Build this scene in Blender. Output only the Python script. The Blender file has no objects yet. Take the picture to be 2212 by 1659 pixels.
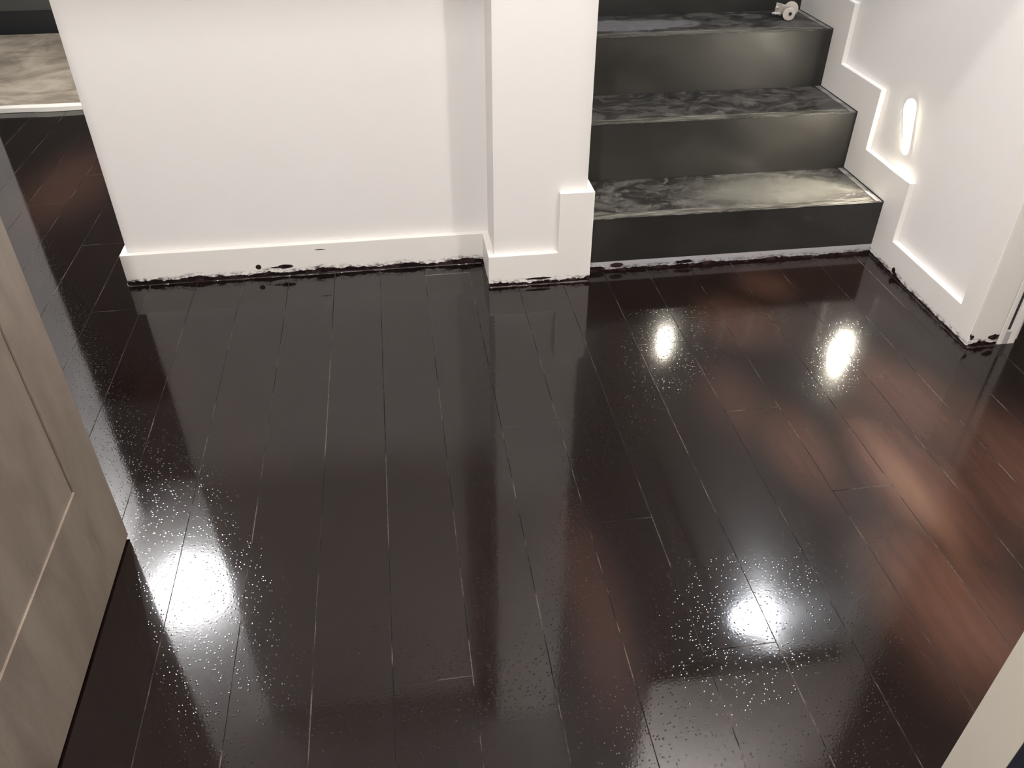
import bpy, bmesh, math, random
from mathutils import Vector, Matrix
random.seed(7)
C = bpy.context.scene.collection
scene = bpy.context.scene

# ------------------------------------------------------------------ camera
CAM = (-0.529, -2.0694, 1.2193); YAW = -0.1442; PITCH = -0.646; ROLL = 0.0033; FPX = 1786.49
fwd = Vector((-math.sin(YAW)*math.cos(PITCH), math.cos(YAW)*math.cos(PITCH), math.sin(PITCH)))
rgt = Vector((math.cos(YAW), math.sin(YAW), 0)); up = rgt.cross(fwd)
r2 = math.cos(ROLL)*rgt + math.sin(ROLL)*up; u2 = -math.sin(ROLL)*rgt + math.cos(ROLL)*up
cd = bpy.data.cameras.new('camera'); cam = bpy.data.objects.new('camera', cd); C.objects.link(cam)
M = Matrix((r2, u2, -fwd)).transposed().to_4x4(); M.translation = Vector(CAM); cam.matrix_world = M
cd.sensor_fit = 'HORIZONTAL'; cd.sensor_width = 36; cd.lens = 36*FPX/2212; cd.clip_start = .02
scene.camera = cam
# ------------------------------------------------------------------ world, exposure
w = bpy.data.worlds.new('world'); scene.world = w; w.use_nodes = True
w.node_tree.nodes['Background'].inputs[0].default_value = (1, .96, .93, 1)
w.node_tree.nodes['Background'].inputs[1].default_value = .10
vs = scene.view_settings; vs.view_transform = 'Standard'; vs.look = 'None'; vs.gamma = 1; vs.use_curve_mapping = False
vs.exposure = 1.06

# lamp energies
E_HALL, E_ROOM, E_DOWN, E_SCONCE, E_STEP = 25, 84, 72, 5.0, .32
ZC = 2.25                                     # ceiling of the hall

# ------------------------------------------------------------------ helpers
def tag(o, label=None, cat=None, group=None, kind=None):
    if label: o['label'] = label
    if cat: o['category'] = cat
    if group: o['group'] = group
    if kind: o['kind'] = kind
    return o
def empty(name, loc, **k):
    o = bpy.data.objects.new(name, None); o.location = loc; o.empty_display_size = .05; C.objects.link(o); return tag(o, **k)
def obj(name, bm, m, parent=None, bevel=0, seg=2, smooth=False, **k):
    me = bpy.data.meshes.new(name); bmesh.ops.recalc_face_normals(bm, faces=bm.faces); bm.to_mesh(me); bm.free()
    o = bpy.data.objects.new(name, me); C.objects.link(o)
    for mm in (m if isinstance(m, (list, tuple)) else [m]): me.materials.append(mm)
    if parent is not None:
        o.parent = parent
        bpy.context.view_layer.update()
        o.matrix_parent_inverse = parent.matrix_world.inverted()
    if bevel:
        b = o.modifiers.new('bevel', 'BEVEL'); b.width = bevel; b.segments = seg; b.limit_method = 'ANGLE'; b.angle_limit = .6
    if smooth:
        for p in me.polygons: p.use_smooth = True
    return tag(o, **k)
def struct(name, bm, m, parent=None, **k):
    return obj(name, bm, m, parent, kind=(None if parent else 'structure'), **k)
def bx(bm, x0, x1, y0, y1, z0, z1, mi=0):
    v = [bm.verts.new((x, y, z)) for x in (x0, x1) for y in (y0, y1) for z in (z0, z1)]
    for q in ((0,1,3,2),(4,6,7,5),(0,4,5,1),(2,3,7,6),(0,2,6,4),(1,5,7,3)):
        f = bm.faces.new([v[i] for i in q]); f.material_index = mi
    return bm
def box(*a): return bx(bmesh.new(), *a)
def prism(pts, axis, a, b):
    """extrude 2D polygon; axis 'x': pts=(y,z), 'y': pts=(x,z), 'z': pts=(x,y)"""
    bm = bmesh.new()
    def P(p, t): return {'x': (t, p[0], p[1]), 'y': (p[0], t, p[1]), 'z': (p[0], p[1], t)}[axis]
    A = [bm.verts.new(P(p, a)) for p in pts]; B = [bm.verts.new(P(p, b)) for p in pts]
    bm.faces.new(A); bm.faces.new(B[::-1]); n = len(pts)
    for i in range(n): bm.faces.new((A[i], B[i], B[(i+1) % n], A[(i+1) % n]))
    return bm
def cyl(bm, p, q, r, n=24, r2=None):
    p = Vector(p); q = Vector(q); d = (q-p); L = d.length; d.normalize()
    t = d.orthogonal().normalized(); s = d.cross(t); r2 = r if r2 is None else r2
    A = [bm.verts.new(p+(t*math.cos(a)+s*math.sin(a))*r) for a in [2*math.pi*i/n for i in range(n)]]
    B = [bm.verts.new(q+(t*math.cos(a)+s*math.sin(a))*r2) for a in [2*math.pi*i/n for i in range(n)]]
    bm.faces.new(A[::-1]); bm.faces.new(B)
    for i in range(n): bm.faces.new((A[i], A[(i+1) % n], B[(i+1) % n], B[i]))
    return bm

# ------------------------------------------------------------------ material kit
class N:
    def __init__(s, name, rough=.5, col=(.5,.5,.5), spec=.5, ior=1.5):
        s.m = bpy.data.materials.new(name); s.m.use_nodes = True; s.t = s.m.node_tree; s.p = s.t.nodes['Principled BSDF']
        s.p.inputs['Roughness'].default_value = rough; s.p.inputs['Base Color'].default_value = (*col, 1); s.p.inputs['IOR'].default_value = ior
        s.p.inputs['Specular IOR Level'].default_value = spec
        s._c = None
    def n(s, ty, **k):
        x = s.t.nodes.new(ty)
        for a, b in k.items(): setattr(x, a, b)
        return x
    def lk(s, a, b): s.t.links.new(a, b)
    def co(s):
        if not s._c: s._c = s.n('ShaderNodeNewGeometry').outputs['Position']
        return s._c
    def put(s, sock, v):
        if hasattr(v, 'is_linked') or isinstance(v, bpy.types.NodeSocket): s.lk(v, sock)
        else: sock.default_value = v
    def math(s, op, a, b=0, c=0, clamp=False):
        x = s.n('ShaderNodeMath', operation=op, use_clamp=clamp)
        for i, v in enumerate((a, b, c)):
            s.put(x.inputs[i], v)
        return x.outputs[0]
    def mapped(s, scale=(1,1,1), loc=(0,0,0), rot=(0,0,0)):
        x = s.n('ShaderNodeMapping'); s.lk(s.co(), x.inputs[0]); x.inputs['Scale'].default_value = scale; x.inputs['Location'].default_value = loc; x.inputs['Rotation'].default_value = rot
        return x.outputs[0]
    def noise(s, scale, detail=3, rough=.5, sc=(1,1,1), loc=(0,0,0), dist=0, rot=(0,0,0)):
        x = s.n('ShaderNodeTexNoise'); s.lk(s.mapped(sc, loc, rot), x.inputs['Vector']); x.inputs['Scale'].default_value = scale
        x.inputs['Detail'].default_value = detail; x.inputs['Roughness'].default_value = rough; x.inputs['Distortion'].default_value = dist
        return x.outputs[0]
    def ramp(s, v, a, b, lo=0, hi=1, smooth=True):
        x = s.n('ShaderNodeMapRange'); x.interpolation_type = 'SMOOTHSTEP' if smooth else 'LINEAR'; s.put(x.inputs[0], v)
        for i, q in zip((1,2,3,4), (a,b,lo,hi)): s.put(x.inputs[i], q)
        return x.outputs[0]
    def mix(s, f, a, b):
        x = s.n('ShaderNodeMix', data_type='RGBA'); s.put(x.inputs[0], f)
        s.put(x.inputs[6], (*a, 1) if isinstance(a, tuple) else a); s.put(x.inputs[7], (*b, 1) if isinstance(b, tuple) else b)
        return x.outputs[2]
    def xyz(s):
        x = s.n('ShaderNodeSeparateXYZ'); s.lk(s.co(), x.inputs[0]); return x.outputs
    def bump(s, h, dist, strength=1, normal=None):
        x = s.n('ShaderNodeBump'); s.put(x.inputs['Height'], h); x.inputs['Distance'].default_value = dist; s.put(x.inputs['Strength'], strength)
        if normal is not None: s.lk(normal, x.inputs['Normal'])
        return x.outputs[0]
    def blob(s, px, py, pz, cx, cy, cz):
        """soft ellipsoid mask round a point of the place; p* = half sizes"""
        x = s.n('ShaderNodeMapping'); s.lk(s.co(), x.inputs[0])
        x.inputs['Scale'].default_value = (1/px, 1/py, 1/pz); x.inputs['Location'].default_value = (-cx/px, -cy/py, -cz/pz)
        l = s.n('ShaderNodeVectorMath', operation='LENGTH'); s.lk(x.outputs[0], l.inputs[0]); return l.outputs['Value']
    def col(s, v): s.put(s.p.inputs['Base Color'], v if not isinstance(v, tuple) else (*v, 1)); return s
    def rough(s, v): s.put(s.p.inputs['Roughness'], v); return s
    def nrm(s, v): s.lk(v, s.p.inputs['Normal']); return s
    def emit(s, c, e): s.p.inputs['Emission Color'].default_value = (*c, 1); s.p.inputs['Emission Strength'].default_value = e; return s

def paint(name, c, r=.5, b=.00008, spec=.5):
    k = N(name, r, c, spec); k.nrm(k.bump(k.noise(260, 2), b)); return k.m
M_WALL = paint('satin_white_wall_paint', (.80,.775,.752), .55)
M_CEIL = paint('flat_white_ceiling_paint', (.80,.775,.76), .8)
M_CASE = paint('gloss_white_casing_paint', (.83,.80,.765), .32)

STAIN = (.012, .006, .007)
def skirt_mat(name, zbase, amp, spots=(), base=(.83,.80,.755)):
    """white gloss skirting paint with the dark floor stain smeared along its foot"""
    k = N(name, .38, base)
    X, Y, Z = k.xyz()
    n1 = k.noise(9, 4, .6, (1,1,0)); n2 = k.noise(60, 3, .6, (1,1,.6)); n3 = k.noise(220, 2, .5)
    lim = k.math('ADD', k.math('MULTIPLY', k.math('SUBTRACT', n1, .40), amp*2.2), k.math('MULTIPLY', k.math('SUBTRACT', n2, .5), amp*1.0))
    lim = k.math('ADD', lim, zbase)
    lim = k.math('MAXIMUM', lim, .0022)
    solid = k.ramp(Z, lim, k.math('ADD', lim, .0018), 1, 0)
    # thin streaky film above the solid stain
    film = k.ramp(Z, lim, k.math('ADD', lim, .017), 1, 0)
    streak = k.ramp(k.noise(45, 4, .7, (1,1,2.2), (3,1,2)), .44, .66)
    film = k.math('MULTIPLY', k.math('MULTIPLY', film, streak), .75)
    speck = k.ramp(k.noise(120, 2, .5, (1,1,2.0), (9,4,1)), .70, .75)
    speck = k.math('MULTIPLY', speck, k.ramp(Z, .055, .01, 0, .8))
    mask = k.math('MAXIMUM', k.math('MAXIMUM', solid, film), speck)
    for (cx, cy, cz, a, b, sk, *ay) in spots:
        d = k.blob(a, ay[0] if ay else .08, b, cx, cy, cz)
        d = k.math('ADD', d, k.math('MULTIPLY', k.math('SUBTRACT', k.noise(70, 2), .5), sk))
        mask = k.math('MAXIMUM', mask, k.ramp(d, .85, 1.05, 1, 0))
    warm = k.ramp(k.noise(30, 3, .5, (1,1,1), (5,5,5)), .45, .7)
    film_c = k.mix(warm, STAIN, (.10,.055,.05))
    c = k.mix(k.math('MULTIPLY', film, 1), base, film_c)
    c = k.mix(mask, c, k.mix(k.math('MULTIPLY', warm, .35), STAIN, (.10,.055,.05)))
    k.col(c); k.rough(k.ramp(mask, 0, 1, .38, .12)); k.nrm(k.bump(k.noise(200, 2), .00008))
    return k.m

# ------------------------------------------------------------------ floor: stained planks along y, .132 wide
PW = .132; X0 = -.08; YB = .045
def floor_mat():
    k = N('wet_dark_stained_planks', .085, (.02,.01,.008))
    X, Y, Z = k.xyz()
    # per plank tone
    pid = k.math('FLOOR', k.math('DIVIDE', k.math('SUBTRACT', X, X0), PW))
    wn = k.n('ShaderNodeTexWhiteNoise', noise_dimensions='1D'); k.lk(pid, wn.inputs['W'])
    grain = k.noise(22, 4, .55, (2.6,.30,1))
    cloud = k.noise(2.6, 3, .5, (1.2,.8,1), (2,5,0))
    # thin spots in the stain, where the red brown wood shows
    red = None
    for (cx, cy, a, b, s) in ((.50,-.93,.13,.34,1.0),(.42,-1.25,.17,.30,.85),(.31,-.80,.11,.22,.5),(.50,-.10,.10,.12,.3),(.62,-.66,.16,.24,.7),
                              (-1.70,.92,.22,.42,.30),(.22,-.62,.10,.20,.3),(-.24,-1.15,.07,.28,.25),(.36,-.28,.16,.16,.35),(.75,-1.0,.2,.4,.7)):
        d = k.blob(a, b, 1, cx, cy, 0)
        d = k.math('ADD', d, k.math('MULTIPLY', k.math('SUBTRACT', k.noise(4.5, 2, .5, (1.5,.6,1)), .5), .6))
        v = k.ramp(d, .1, 1.25, s, 0)
        red = v if red is None else k.math('MAXIMUM', red, v)
    dark = (.0050,.0027,.0022)
    c = k.mix(k.math('MULTIPLY', cloud, .5), dark, (.0105,.0048,.0036))
    c = k.mix(k.math('MULTIPLY', k.ramp(grain, .35, .7), .35), c, (.0015,.001,.001))
    rc = k.mix(k.ramp(grain, .30, .70), (.068,.032,.023), (.088,.042,.030))
    c = k.mix(k.math('MULTIPLY', red, k.ramp(wn.outputs['Value'], 0, 1, .82, 1)), c, rc)
    d = k.math('ADD', k.blob(.050, .24, 1, .485, -.94, 0), k.math('MULTIPLY', k.math('SUBTRACT', k.noise(9, 2, .5, (1.2,.5,1)), .5), .8))
    c = k.mix(k.ramp(d, .1, 1.2, .5, 0), c, (.165,.090,.058))       # narrow streak of lighter orange-brown
    # dust specks caught in the wet coat
    vs_ = k.n('ShaderNodeTexVoronoi'); k.lk(k.mapped(), vs_.inputs['Vector']); vs_.inputs['Scale'].default_value = 95; vs_.inputs['Randomness'].default_value = 1
    sep = k.n('ShaderNodeSeparateColor'); k.lk(vs_.outputs['Color'], sep.inputs[0])
    pick = k.ramp(sep.outputs[0], .955, .965)
    sp = k.math('MULTIPLY', k.ramp(vs_.outputs['Distance'], .04, .10, 1, 0), pick)
    c = k.mix(k.math('MULTIPLY', sp, .55), c, (.10,.085,.075))
    k.col(c)
    k.rough(k.math('ADD', k.ramp(k.noise(3.1, 3, .5, loc=(1,7,0)), .3, .7, .045, .08), k.ramp(X, -.05, .45, 0, .045)))
    # orange peel of the coat: fine ripples, blisters and a slow wave per board
    fine = k.noise(210, 2, .5)
    patch = k.ramp(k.noise(5, 2), .35, .65, .6, 1)
    v2 = k.n('ShaderNodeTexVoronoi', feature='F1'); k.lk(k.mapped(), v2.inputs['Vector']); v2.inputs['Scale'].default_value = 170
    sep2 = k.n('ShaderNodeSeparateColor'); k.lk(v2.outputs['Color'], sep2.inputs[0])
    dots = k.math('MULTIPLY', k.ramp(v2.outputs['Distance'], .0, .36, 1, 0), k.ramp(sep2.outputs[1], .36, .60))
    b1 = k.bump(k.math('MULTIPLY', k.math('MULTIPLY', dots, patch), 1), .00014)
    b1 = k.bump(fine, .00003, 1, b1)
    b2 = k.bump(k.noise(7, 2, .5, (1.5,.4,1)), .00012, 1, b1)
    k.nrm(b2)
    return k.m
def seam_mat():
    k = N('plank_seam_dust_glint', .25, (.1,.08,.07))
    m = k.ramp(k.noise(9, 4, .7, (1,1,1), (4,0,0)), .47, .62)
    m = k.math('MULTIPLY', m, k.ramp(k.noise(160, 2, .6), .35, .55, .35, 1))
    k.col(k.mix(m, (.005,.003,.003), (.13,.105,.088)))  # pale broken runs: seam dust plus light caught by the seams, painted in
    k.rough(.3); k.nrm(k.bump(k.noise(300, 2), .0006)); return k.m
M_FLOOR = floor_mat(); M_SEAM = seam_mat()
def build_floor():
    bm = bmesh.new(); g = .0009; d = .0011
    fixed = {-1: (-.950, .42), 0: (-1.268, .12), 2: (-.645, -1.9), 1: (-.347, -1.75), -2: (-.63, -1.85), -4: (-1.26, .6), 3: (-.93,-2.2)}
    k = int(math.floor((-2.9-X0)/PW)); rnd = random.Random(3)
    while X0+k*PW < 2.3:
        x0, x1 = X0+k*PW, X0+(k+1)*PW
        ys = [-3.6, 3.3]
        if k in fixed: ys += [y for y in fixed[k]]
        else: ys += [-2.9+rnd.random()*.9, -.1+rnd.random()*1.2, 1.9+rnd.random()]
        ys = sorted(ys)
        for a, b in zip(ys[:-1], ys[1:]):
            xa, xb, ya, yb = x0+g, x1-g, a+g, b-g
            lo = [bm.verts.new(p) for p in ((x0, a, -d), (x1, a, -d), (x1, b, -d), (x0, b, -d))]
            hi = [bm.verts.new(p) for p in ((xa, ya, 0), (xb, ya, 0), (xb, yb, 0), (xa, yb, 0))]
            bm.faces.new(hi).material_index = 0
            for i in range(4):
                f = bm.faces.new((lo[i], lo[(i+1) % 4], hi[(i+1) % 4], hi[i])); f.material_index = 1
        k += 1
    bx(bm, -3.0, 2.4, -3.7, 3.4, -.05, -.002, 1)
    return struct('floor', bm, [M_FLOOR, M_SEAM])
build_floor()

# ------------------------------------------------------------------ walls
T = .0183; YBB = .151; YW = YBB+T; XL = -1.3303; XP = -.2967; BH = .0978; XR = .8963; XRW = XR+T; YC = -.4751
struct('wall_back', box(XL+T, XP+T, YW, YW+.14, 0, ZC), M_WALL)
struct('wall_column', box(XP+T, -T, T, 3.2, 0, ZC+1.2), M_WALL)
struct('wall_right', box(XRW, XRW+.14, YC+T, 3.2, 0, ZC+1.2), M_WALL)
struct('wall_left', box(-2.29, -2.15, -1.577, 1.55, 0, ZC), M_WALL)
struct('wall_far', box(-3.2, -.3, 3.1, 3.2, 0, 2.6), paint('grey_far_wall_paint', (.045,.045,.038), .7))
struct('wall_stair', box(-T, XRW, 3.1, 3.2, 0, ZC+1.2), M_WALL)
struct('added_shadow_beam', box(.19, XRW, -.49, -.42, 1.345, ZC), M_WALL)  # unseen beam added to shade the stair wall and show in floor reflections
XJ = .131; XJL = -1.155
struct('wall_front', (lambda bm: (bx(bm, XJ, 2.3, -1.645, -1.577, 0, ZC), bx(bm, -2.9, XJL, -1.645, -1.577, 0, ZC), bx(bm, XJL, XJ, -1.645, -1.577, 2.0, ZC), bm)[-1])(bmesh.new()),
       paint('cream_jamb_paint', (.52,.48,.40), .45))
struct('shade_sheet', (lambda bm: (bx(bm, XJ+.001, 2.3, -1.660, -1.645, 0, 2.55), bx(bm, -2.9, XJL-.001, -1.660, -1.645, 0, 2.55), bm)[-1])(bmesh.new()), paint('dark_navy_shade', (.008,.009,.02), .6))  # dark sheet added on the wall's camera side, standing in for its shade
struct('wall_side', box(2.2, 2.3, -1.577, 3.2, 0, ZC), M_WALL)
struct('wall_rear', (lambda bm: (bx(bm, -2.9, 2.3, -3.7, -3.6, 0, 2.6), bx(bm, -3.0, -2.9, -3.7, -1.645, 0, 2.6), bx(bm, 2.3, 2.4, -3.7, -1.645, 0, 2.6), bm)[-1])(bmesh.new()), paint('dim_room_paint', (.10,.10,.12), .7))
struct('ceiling', (lambda bm: (bx(bm, -2.9, 2.3, -1.645, -.42, ZC, ZC+.05), bx(bm, -2.9, -T, -.42, 1.8, ZC, ZC+.05), bx(bm, XRW, 2.3, -.42, 1.8, ZC, ZC+.05),
       bx(bm, -2.9, 2.3, -3.7, -1.645, 2.6, 2.65), bx(bm, -2.9, 2.3, -1.7, -1.645, ZC, 2.65), bx(bm, -T, XRW, -.49, 3.2, ZC+1.2, ZC+1.25), bx(bm,-3.2,-.3,1.8,3.2,2.6,2.65), bm)[-1])(bmesh.new()), M_CEIL)

# ------------------------------------------------------------------ skirtings
M_SK_B = skirt_mat('back_skirting_paint', .010, .016, ((-.957,YBB,.034,.009,.0085,.3), (-.880,YBB,.030,.024,.007,.5), (-.905,YBB,.029,.022,.003,.5), (-.775,YBB,.078,.016,.0016,.7)))
M_SK_C = skirt_mat('column_skirting_paint', .006, .016, ((-.004,0,.004,.016,.014,.5), (-.15,0,.019,.04,.0035,.8)))
M_SK_R = skirt_mat('stair_skirting_paint', .005, .008, ((XR,-.096,.018,.05,.010,.7,.009), (XR,-.107,.010,.05,.008,1.0,.012), (XR,-.118,.006,.05,.006,1.0,.014), (.905,-.475,.036,.008,.008,.6)), (.80,.77,.735))
sb = (lambda bm: (bx(bm, XL, XP+T, YBB, YW, 0, BH), bx(bm, XL, XL+T, YW, YW+.14, 0, BH), bm)[-1])(bmesh.new())
base_b = struct('baseboard_back', sb, M_SK_B, bevel=.0015)
ZT = .2776; XWL = -.0972; R = .18; D = .2614; Z1 = .1721; YS = .0449; YT = -.0511; HA = .0905
prof = [(XP, 0), (0, 0), (0, ZT), (XWL, ZT), (XWL, BH), (XP, BH)]
base_c = struct('baseboard_column', prism(prof, 'y', 0, T), M_SK_C, bevel=.0015)
struct('baseboard_recess', box(XP, XP+T, T, YBB, 0, BH), M_SK_C, bevel=.0015)
# stringer on the left side of the stair, climbing behind the column corner
def stringer(y_start, zfirst, n=8, y_floor=None, yend=None):
    pts = [(y_start, 0)]
    pts += [(y_start, zfirst)]
    return pts
pl = [(T, 0), (T, ZT)]
yy, zz = .20, ZT
for i in range(7): pl += [(yy, zz), (yy, zz+R)]; yy += D; zz += R
pl += [(yy, zz), (yy, 0)]
struct('trim_1', prism(pl, 'x', -T, 0), M_CASE, bevel=.0015)
# stringer and casing on the right wall
pr = [(YC, 0), (YC, 2.1), (-.405, 2.1), (-.405, HA), (YT, HA)]
yy, zz = YT, HA
for i in range(8): pr += [(yy, zz+R), (yy+D, zz+R)]; yy += D; zz += R
pr += [(yy, 0)]
base_r = struct('baseboard_right', prism(pr, 'x', XR, XRW), M_SK_R, bevel=.002)

# wet bead of stain lying where skirting meets floor
k = N('wet_stain', .06, STAIN); k.nrm(k.bump(k.noise(120, 2), .0015)); M_WET = k.m
def bead(parent, p, q, seed, r0=.0022, r1=.0058, name='stain_bead'):
    rnd = random.Random(seed); p = Vector(p); q = Vector(q); L = (q-p).length; n = max(8, int(L/.006)); bm = bmesh.new(); rings = []
    side = (q-p).normalized().cross(Vector((0,0,1)))
    v = 0
    for i in range(n+1):
        v = v*.8+rnd.uniform(-1, 1)*.35; t = i/n
        rr = r0+(r1-r0)*min(1, max(0, .45+v)); c = p+(q-p)*t
        if i in (0, n): rr *= .4
        ring = []
        for j in range(7):
            a = math.pi*j/6; ring.append(bm.verts.new(c+side*math.cos(a)*rr*1.3+Vector((0,0,1))*(math.sin(a)*rr*.75)))
        rings.append(ring)
    for a, b in zip(rings[:-1], rings[1:]):
        for j in range(6): bm.faces.new((a[j], a[j+1], b[j+1], b[j]))
    return obj(name, bm, M_WET, parent, smooth=True, label='wet dark stain along the foot of the white skirting')
bead(base_b, (XL, YBB, 0), (XP, YBB, 0), 1); bead(base_b, (XL, YBB, 0), (XL, YW+.12, 0), 5)
bead(base_c, (XP, 0, 0), (0, 0, 0), 2); bead(base_c, (XP, 0, 0), (XP, YBB, 0), 3)
bead(base_r, (XR, YC, 0), (XR, YS, 0), 4, .002, .007); bead(base_r, (XR, YC, 0), (.985, YC, 0), 6, .003, .009)

# doorway casing at the right: front face, slot with gasket, narrow strip
M_SK_D = skirt_mat('door_casing_paint', .009, .016, ((.970,YC,.026,.02,.008,1.2),(.905,YC,.030,.006,.008,.5),(.93,YC,.012,.006,.008,.8),(.945,YC,.010,.005,.007,.8)))
cas = struct('trim_2', box(XR+.001, .985, YC-.0005, YC+T, 0, 2.1), M_SK_D, bevel=.006, seg=4)
struct('door_jamb', box(.985, .999, YC, YC+.02, 0, 2.1), M_CASE, cas, bevel=.001)
struct('slot_gasket', box(.998, 1.016, YC+.008, YC+.02, .040, 2.1), N('dark_gasket', .5, (.02,.017,.015)).m, cas)
struct('slot_foot', box(.999, 1.014, YC-.0005, YC+.02, 0, .040), paint('grey_primer', (.42,.42,.40), .5), cas, bevel=.001)
struct('jamb_strip', box(1.014, 1.034, YC, YC+.05, 0, 2.1), M_CASE, cas, bevel=.001)
struct('jamb_edge', box(1.036, 1.043, YC+.01, YC+.16, 0, 2.1), M_CASE, cas, bevel=.001)

# ------------------------------------------------------------------ staircase
def tread_mat():
    k = N('scuffed_dark_tread', .35, (.05,.05,.05))
    X, Y, Z = k.xyz()
    a = k.noise(5.5, 6, .68, (1,1.5,1), dist=1.6); b = k.noise(16, 5, .7, (1,1.3,1), (4,2,0), dist=1.2); f = k.noise(90, 3, .6)
    m = k.ramp(a, .44, .60); m2 = k.ramp(b, .52, .62)
    c = k.mix(m, (.017,.015,.014), (.060,.055,.050)); c = k.mix(k.math('MULTIPLY', m2, .75), c, (.11,.105,.095))
    c = k.mix(k.math('MULTIPLY', k.ramp(k.noise(7, 4, .6, (1,1.6,1), (9,9,1), dist=2), .56, .66), .75), c, (.006,.006,.006))
    # whitish dried smear on the third tread and step-light pool painted on the first
    d = k.blob(.24, .07, .03, .25, .70, Z1+2*R); d = k.math('ADD', d, k.math('MULTIPLY', k.math('SUBTRACT', a, .5), 1.6))
    c = k.mix(k.ramp(d, .75, 1.05, .85, 0), c, (.16,.15,.16))
    d = k.blob(.30, .12, .03, .60, .17, Z1); d = k.math('ADD', d, k.math('MULTIPLY', k.math('SUBTRACT', b, .5), 2.2))
    c = k.mix(k.ramp(d, .4, 1.2, .7, 0), c, (.13,.125,.11))
    k.col(c); k.rough(k.ramp(a, .3, .7, .28, .55)); k.nrm(k.bump(f, .0002)); return k.m
def riser_mat():
    k = N('satin_charcoal_riser', .33, (.05,.05,.045))
    a = k.noise(3, 3, .5, (1,1,2.5), dist=.5); s = k.noise(40, 3, .6, (.15,1,4))
    c = k.mix(k.ramp(a, .3, .75), (.014,.0125,.0115), (.028,.025,.0215)); c = k.mix(k.math('MULTIPLY', s, .25), c, (.008,.008,.008))
    c = k.mix(k.math('MULTIPLY', k.ramp(k.noise(18, 5, .7, (1,1,1.4), (2,8,3), dist=1), .60, .74), .35), c, (.06,.058,.055))
    k.col(c); k.rough(k.ramp(k.noise(6, 2), .3, .7, .42, .55)); k.nrm(k.bump(k.noise(300, 2, .5, (.1,1,1)), .0001)); return k.m
M_TREAD = tread_mat(); M_RISER = riser_mat()
k = N('worn_metal_nosing', .35, (.13,.125,.11)); k.col(k.mix(k.ramp(k.noise(60, 4, .6, (.15,2,1)), .35, .7), (.03,.027,.024), (.18,.17,.145))); M_NOSE = k.m
k = N('pale_edge_sealant', .5, (.3,.28,.26)); k.col(k.mix(k.ramp(k.noise(25, 3), .3, .7), (.10,.092,.085), (.26,.24,.22))); M_EDGE = k.m
M_GAP = N('dark_joint', .7, (.008,.007,.006)).m
stair = empty('staircase', (.448, YS, 0), label='dark charcoal staircase with scuffed treads climbing between white stepped skirtings', cat='staircase')
obj('toe_strip', box(0, XR, YS, YS+.02, 0, .0333), skirt_mat('grey_toe_strip_paint', .006, .011, ((.092,YS,.0195,.022,.0085,.25), (.30,YS,.016,.03,.006,.9), (.03,YS,.012,.03,.007,.9)), (.42,.41,.43)), stair, label='pale grey strip under the first riser')
NST = 8
for i in range(NST):
    z = Z1+i*R; y = YS+i*D; zb = .0333 if i == 0 else z-R
    obj('riser', box(.002, XR-.0025, y, y+.02, zb, z-.003), M_RISER, stair)
    tb = bmesh.new()
    t = obj('tread', box(.002, XR-.0025, y, y+D, z-.003, z), M_TREAD, stair, bevel=.0008)
    nb = bmesh.new()
    for q in range(4): bx(nb, .003, XR-.03, y+.004+q*.0075, y+.0085+q*.0075, z, z+.0011)
    obj('nosing', nb, M_NOSE, t)
    obj('edge_strip', box(XR-.022, XR-.005, y+.006, y+D-.002, z, z+.0012), M_EDGE, t)
    obj('edge_joint', box(XR-.0028, XR+.0, y+.001, y+D, z-.01, z+.0016), M_GAP, t)
    obj('riser_joint', box(XR-.0028, XR+.0, y+.001, y+.02, zb, z), M_GAP, stair)

# ------------------------------------------------------------------ step lights in the right wall
k = N('step_lamp_lens', .4, (.9,.9,.85)); k.emit((1,.93,.74), 110); M_LENS = k.m
def capsule_x(yc, zc, hw_t, hw_b, h, x0, x1, lean):
    pts = []
    n = 12
    for i in range(n+1):
        a = math.pi*i/n; pts.append((yc+lean*h/2+hw_t*math.cos(a), zc+h/2-hw_t+hw_t*math.sin(a)))
    for i in range(n+1):
        a = math.pi+math.pi*i/n; pts.append((yc-lean*h/2+hw_b*math.cos(a), zc-h/2+hw_b+hw_b*math.sin(a)))
    return prism(pts, 'x', x0, x1)
def step_light(y, z, label):
    r = empty('step_light', (XRW, y, z), label=label, cat='wall light', group='recessed step lights in the right stair wall')
    obj('frame', capsule_x(y, z, .032, .0195, .150, XRW-.0025, XRW+.001, .22), M_CASE, r, bevel=.0008)
    obj('lens', capsule_x(y, z, .028, .0155, .140, XRW-.0035, XRW-.0026, .22), M_LENS, r, label='glowing lens')
    ld = bpy.data.lights.new('step_beam', 'SPOT'); ld.energy = E_STEP*14; ld.color = (1,.93,.80); ld.spot_size = R_(104); ld.spot_blend = .14; ld.shadow_soft_size = .006
    l = bpy.data.objects.new('step_beam', ld); C.objects.link(l); l.parent = r; l.location = (-.011, 0, -.032)
    l.rotation_euler = Vector((-.726, -.213, -.653)).to_track_quat('-Z', 'Y').to_euler()
    return r
def R_(d): return math.radians(d)
step_light(.058, .392, 'glowing oval step light low in the right stair wall above the first tread')
step_light(1.713, 1.47, 'upper glowing oval step light higher in the right stair wall')

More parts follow.
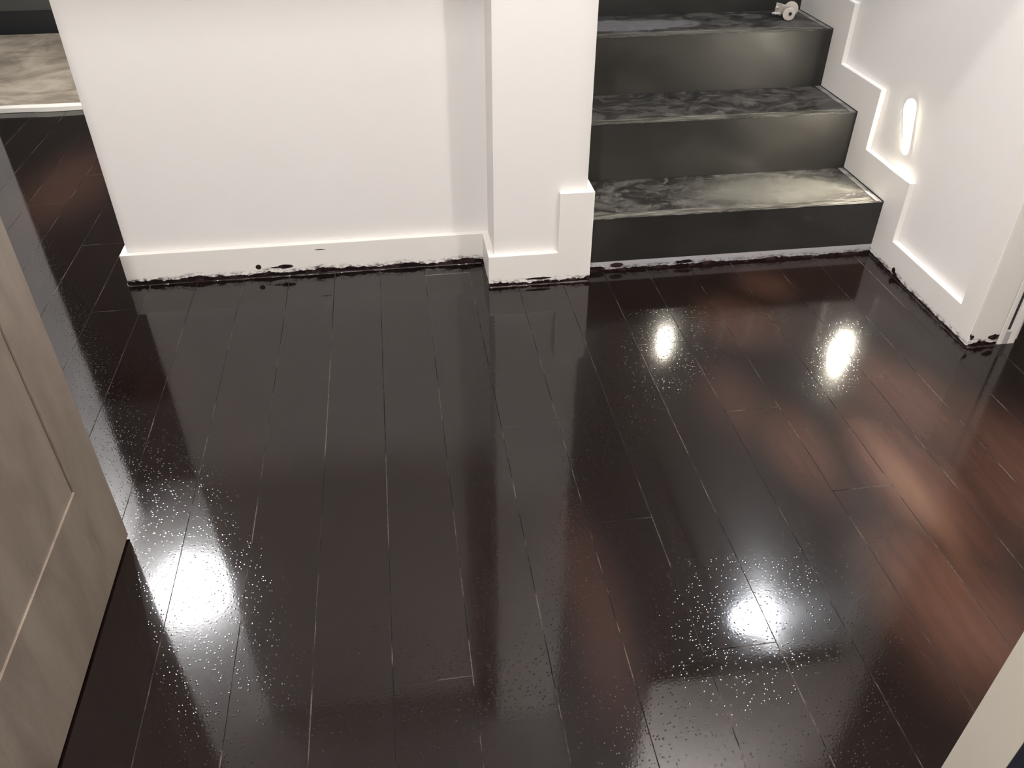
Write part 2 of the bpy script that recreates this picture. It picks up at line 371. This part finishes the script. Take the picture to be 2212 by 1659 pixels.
# ------------------------------------------------------------------ lamps of the place
def lampglow(name, c, e):
    k = N(name, .4, (.9,.9,.9)); k.emit(c, e); return k.m
def ceiling_lamp(x, y, z, r, c, energy, glow, label, drop=.05, spot=None):
    t = empty('ceiling_lamp', (x, y, z), label=label, cat='ceiling light')
    obj('ring', cyl(bmesh.new(), (x, y, z-.012), (x, y, z), r+.02, 40), M_CASE, t)
    obj('diffuser', cyl(bmesh.new(), (x, y, z-.016), (x, y, z-.0125), r, 40), lampglow('lamp_diffuser', c, glow), t)
    ld = bpy.data.lights.new('lamp', 'POINT'); ld.energy = energy; ld.color = c; ld.shadow_soft_size = .03
    l = bpy.data.objects.new('lamp', ld); C.objects.link(l); l.parent = t; l.location = (0, 0, -drop)
    return t
ceiling_lamp(.36, -.91, ZC, .06, (1,.965,.945), E_HALL, 20, 'white round ceiling lamp over the landing before the stairs', .06)
ceiling_lamp(-1.767, .94, ZC, .03, (.95,.97,1), E_DOWN, 130, 'cool white round ceiling lamp over the passage on the left', .07)
ceiling_lamp(-.85, -2.2, 2.6, .06, (1,.97,.95), E_ROOM, 20, 'round ceiling lamp in the room behind the doorway', .22)
# wall lamp on the right stair wall
t = empty('wall_lamp', (XRW, .05, 1.80), label='small round cool white lamp high on the right stair wall', cat='wall light')
obj('backplate', cyl(bmesh.new(), (XRW-.012, .05, 1.80), (XRW, .05, 1.80), .05, 32), M_CASE, t)
bm = bmesh.new(); bmesh.ops.create_uvsphere(bm, u_segments=24, v_segments=16, radius=.036, matrix=Matrix.Translation((XRW-.062, .05, 1.80)))
obj('globe', bm, lampglow('cool_globe', (.90,.94,1), 260), t, smooth=True)
ld = bpy.data.lights.new('globe_light', 'POINT'); ld.energy = E_SCONCE; ld.color = (.88,.93,1); ld.shadow_soft_size = .02
l = bpy.data.objects.new('globe_light', ld); C.objects.link(l); l.parent = t; l.location = (-.115, 0, 0)

# ------------------------------------------------------------------ taupe door leaf at the left
def laminate():
    k = N('taupe_wood_laminate', .42, (.3,.25,.2))
    g = k.noise(6, 5, .62, (1,2.6,.7), (1,1,1), dist=.5, rot=(.5,0,0)); f = k.noise(170, 3, .7, (1,1,.35))
    c = k.mix(k.ramp(g, .3, .72), (.145,.114,.090), (.205,.166,.134)); c = k.mix(k.math('MULTIPLY', k.ramp(f, .55, .8), .3), c, (.06,.047,.037))
    k.col(c); k.nrm(k.bump(f, .0003)); return k.m
M_LAM = laminate()
XD = -1.112; DY0 = -1.55; DY1 = -.858
door = empty('door_1', (XD-.02, DY1, 0), kind='structure')
door['label'] = 'taupe wood-look door leaf standing open at the left'
ST, RB, ZD = .117, .236, 1.98
obj('stile', box(XD-.04, XD, DY1-ST, DY1, .006, ZD), M_LAM, door, bevel=.001)
obj('stile', box(XD-.04, XD, DY0, DY0+ST, .006, ZD), M_LAM, door, bevel=.001)
obj('rail', box(XD-.04, XD, DY0+ST, DY1-ST, .006, RB), M_LAM, door, bevel=.001)
obj('rail', box(XD-.04, XD, DY0+ST, DY1-ST, ZD-ST, ZD), M_LAM, door, bevel=.001)
obj('panel', box(XD-.034, XD-.0035, DY0+ST-.004, DY1-ST-.0028, RB+.001, ZD-ST+.004), M_LAM, door)

# ------------------------------------------------------------------ far room: rug with pale front edge, dark skirting
def rug_mat():
    k = N('mottled_beige_rug', .85, (.4,.34,.26)); g = k.noise(3.2, 5, .62, (1,1.4,1), dist=.8); c = k.mix(k.ramp(g, .35, .68), (.36,.305,.235), (.135,.108,.078))
    k.col(c); k.nrm(k.bump(k.noise(140, 3), .002)); return k.m
rug = obj('rug', box(-3.0, -1.35, 1.775, 3.02, 0, .018), rug_mat(), None, bevel=.004, label='mottled beige rug beyond the passage with a pale front edge', cat='rug')
pts = [(-3.0+i*.066, 1.752+.006*math.sin(i*.35)+.004*math.sin(i*1.1)) for i in range(26)]
obj('edge_binding', prism(pts+[(p[0], 1.790) for p in pts[::-1]], 'z', 0, .021), paint('white_binding', (.66,.63,.56), .6), rug, bevel=.002, label='pale front edge')
struct('baseboard_far', box(-3.2, -.3, 3.08, 3.1, 0, .12), N('black_far_skirting', .5, (.010,.010,.010)).m)

# ------------------------------------------------------------------ white plastic plug fitting on the third tread
M_PL = N('white_plastic', .45, (.48,.43,.375)).m; M_PIN = N('pale_pin', .3, (.75,.73,.72)).m
zt = Z1+2*R; ux, uy = .7916, .6881          # resting on the third tread
fit = empty('plug_fitting', (ux, uy, zt), label='small white plastic plug fitting with two round discs lying on the third tread', cat='plug')
nA = Vector((-.38, -.90, .20)).normalized(); r1 = .0195
def disc(c, rr, th):
    return cyl(bmesh.new(), c-nA*th/2, c+nA*th/2, rr, 40)
cA = Vector((ux, uy, zt+r1+.0010)); cB = cA+Vector((.024, .042, .0065))
dA = obj('disc', disc(cA, r1, .008), M_PL, fit, bevel=.0015)
obj('disc', disc(cB, r1+.0035, .008), M_PL, fit, bevel=.0015)
cH = cA+nA*.0062+Vector((.0045, 0, .001))
obj('hole', cyl(bmesh.new(), cH-nA*.003, cH+nA*.0009, .0050, 20), N('black_hole', .8, (.004,.004,.004)).m, dA)
obj('hub', cyl(bmesh.new(), cA, cB, .008, 24), M_PL, fit)
PT = Matrix.Translation((ux-.001, uy+.045, zt+.024)) @ Matrix.Rotation(.42, 4, 'Z') @ Matrix.Rotation(.10, 4, 'Y')
def put(name, bm, m, bev):
    bm.transform(PT); return obj(name, bm, m, fit, bevel=bev)
put('body', box(-.021, .016, -.010, .012, -.012, .015), M_PL, .003)
put('face_plate', box(-.0255, -.0208, -.0125, .014, -.015, .0205), M_PL, .001)
for (dy, dz, L) in ((-.007, -.009, .020), (.009, -.011, .014), (.004, .008, .009)):
    put('pin', cyl(bmesh.new(), (-.025, dy, dz), (-.025-L, dy, dz-.001), .003, 14), M_PIN, .0008)
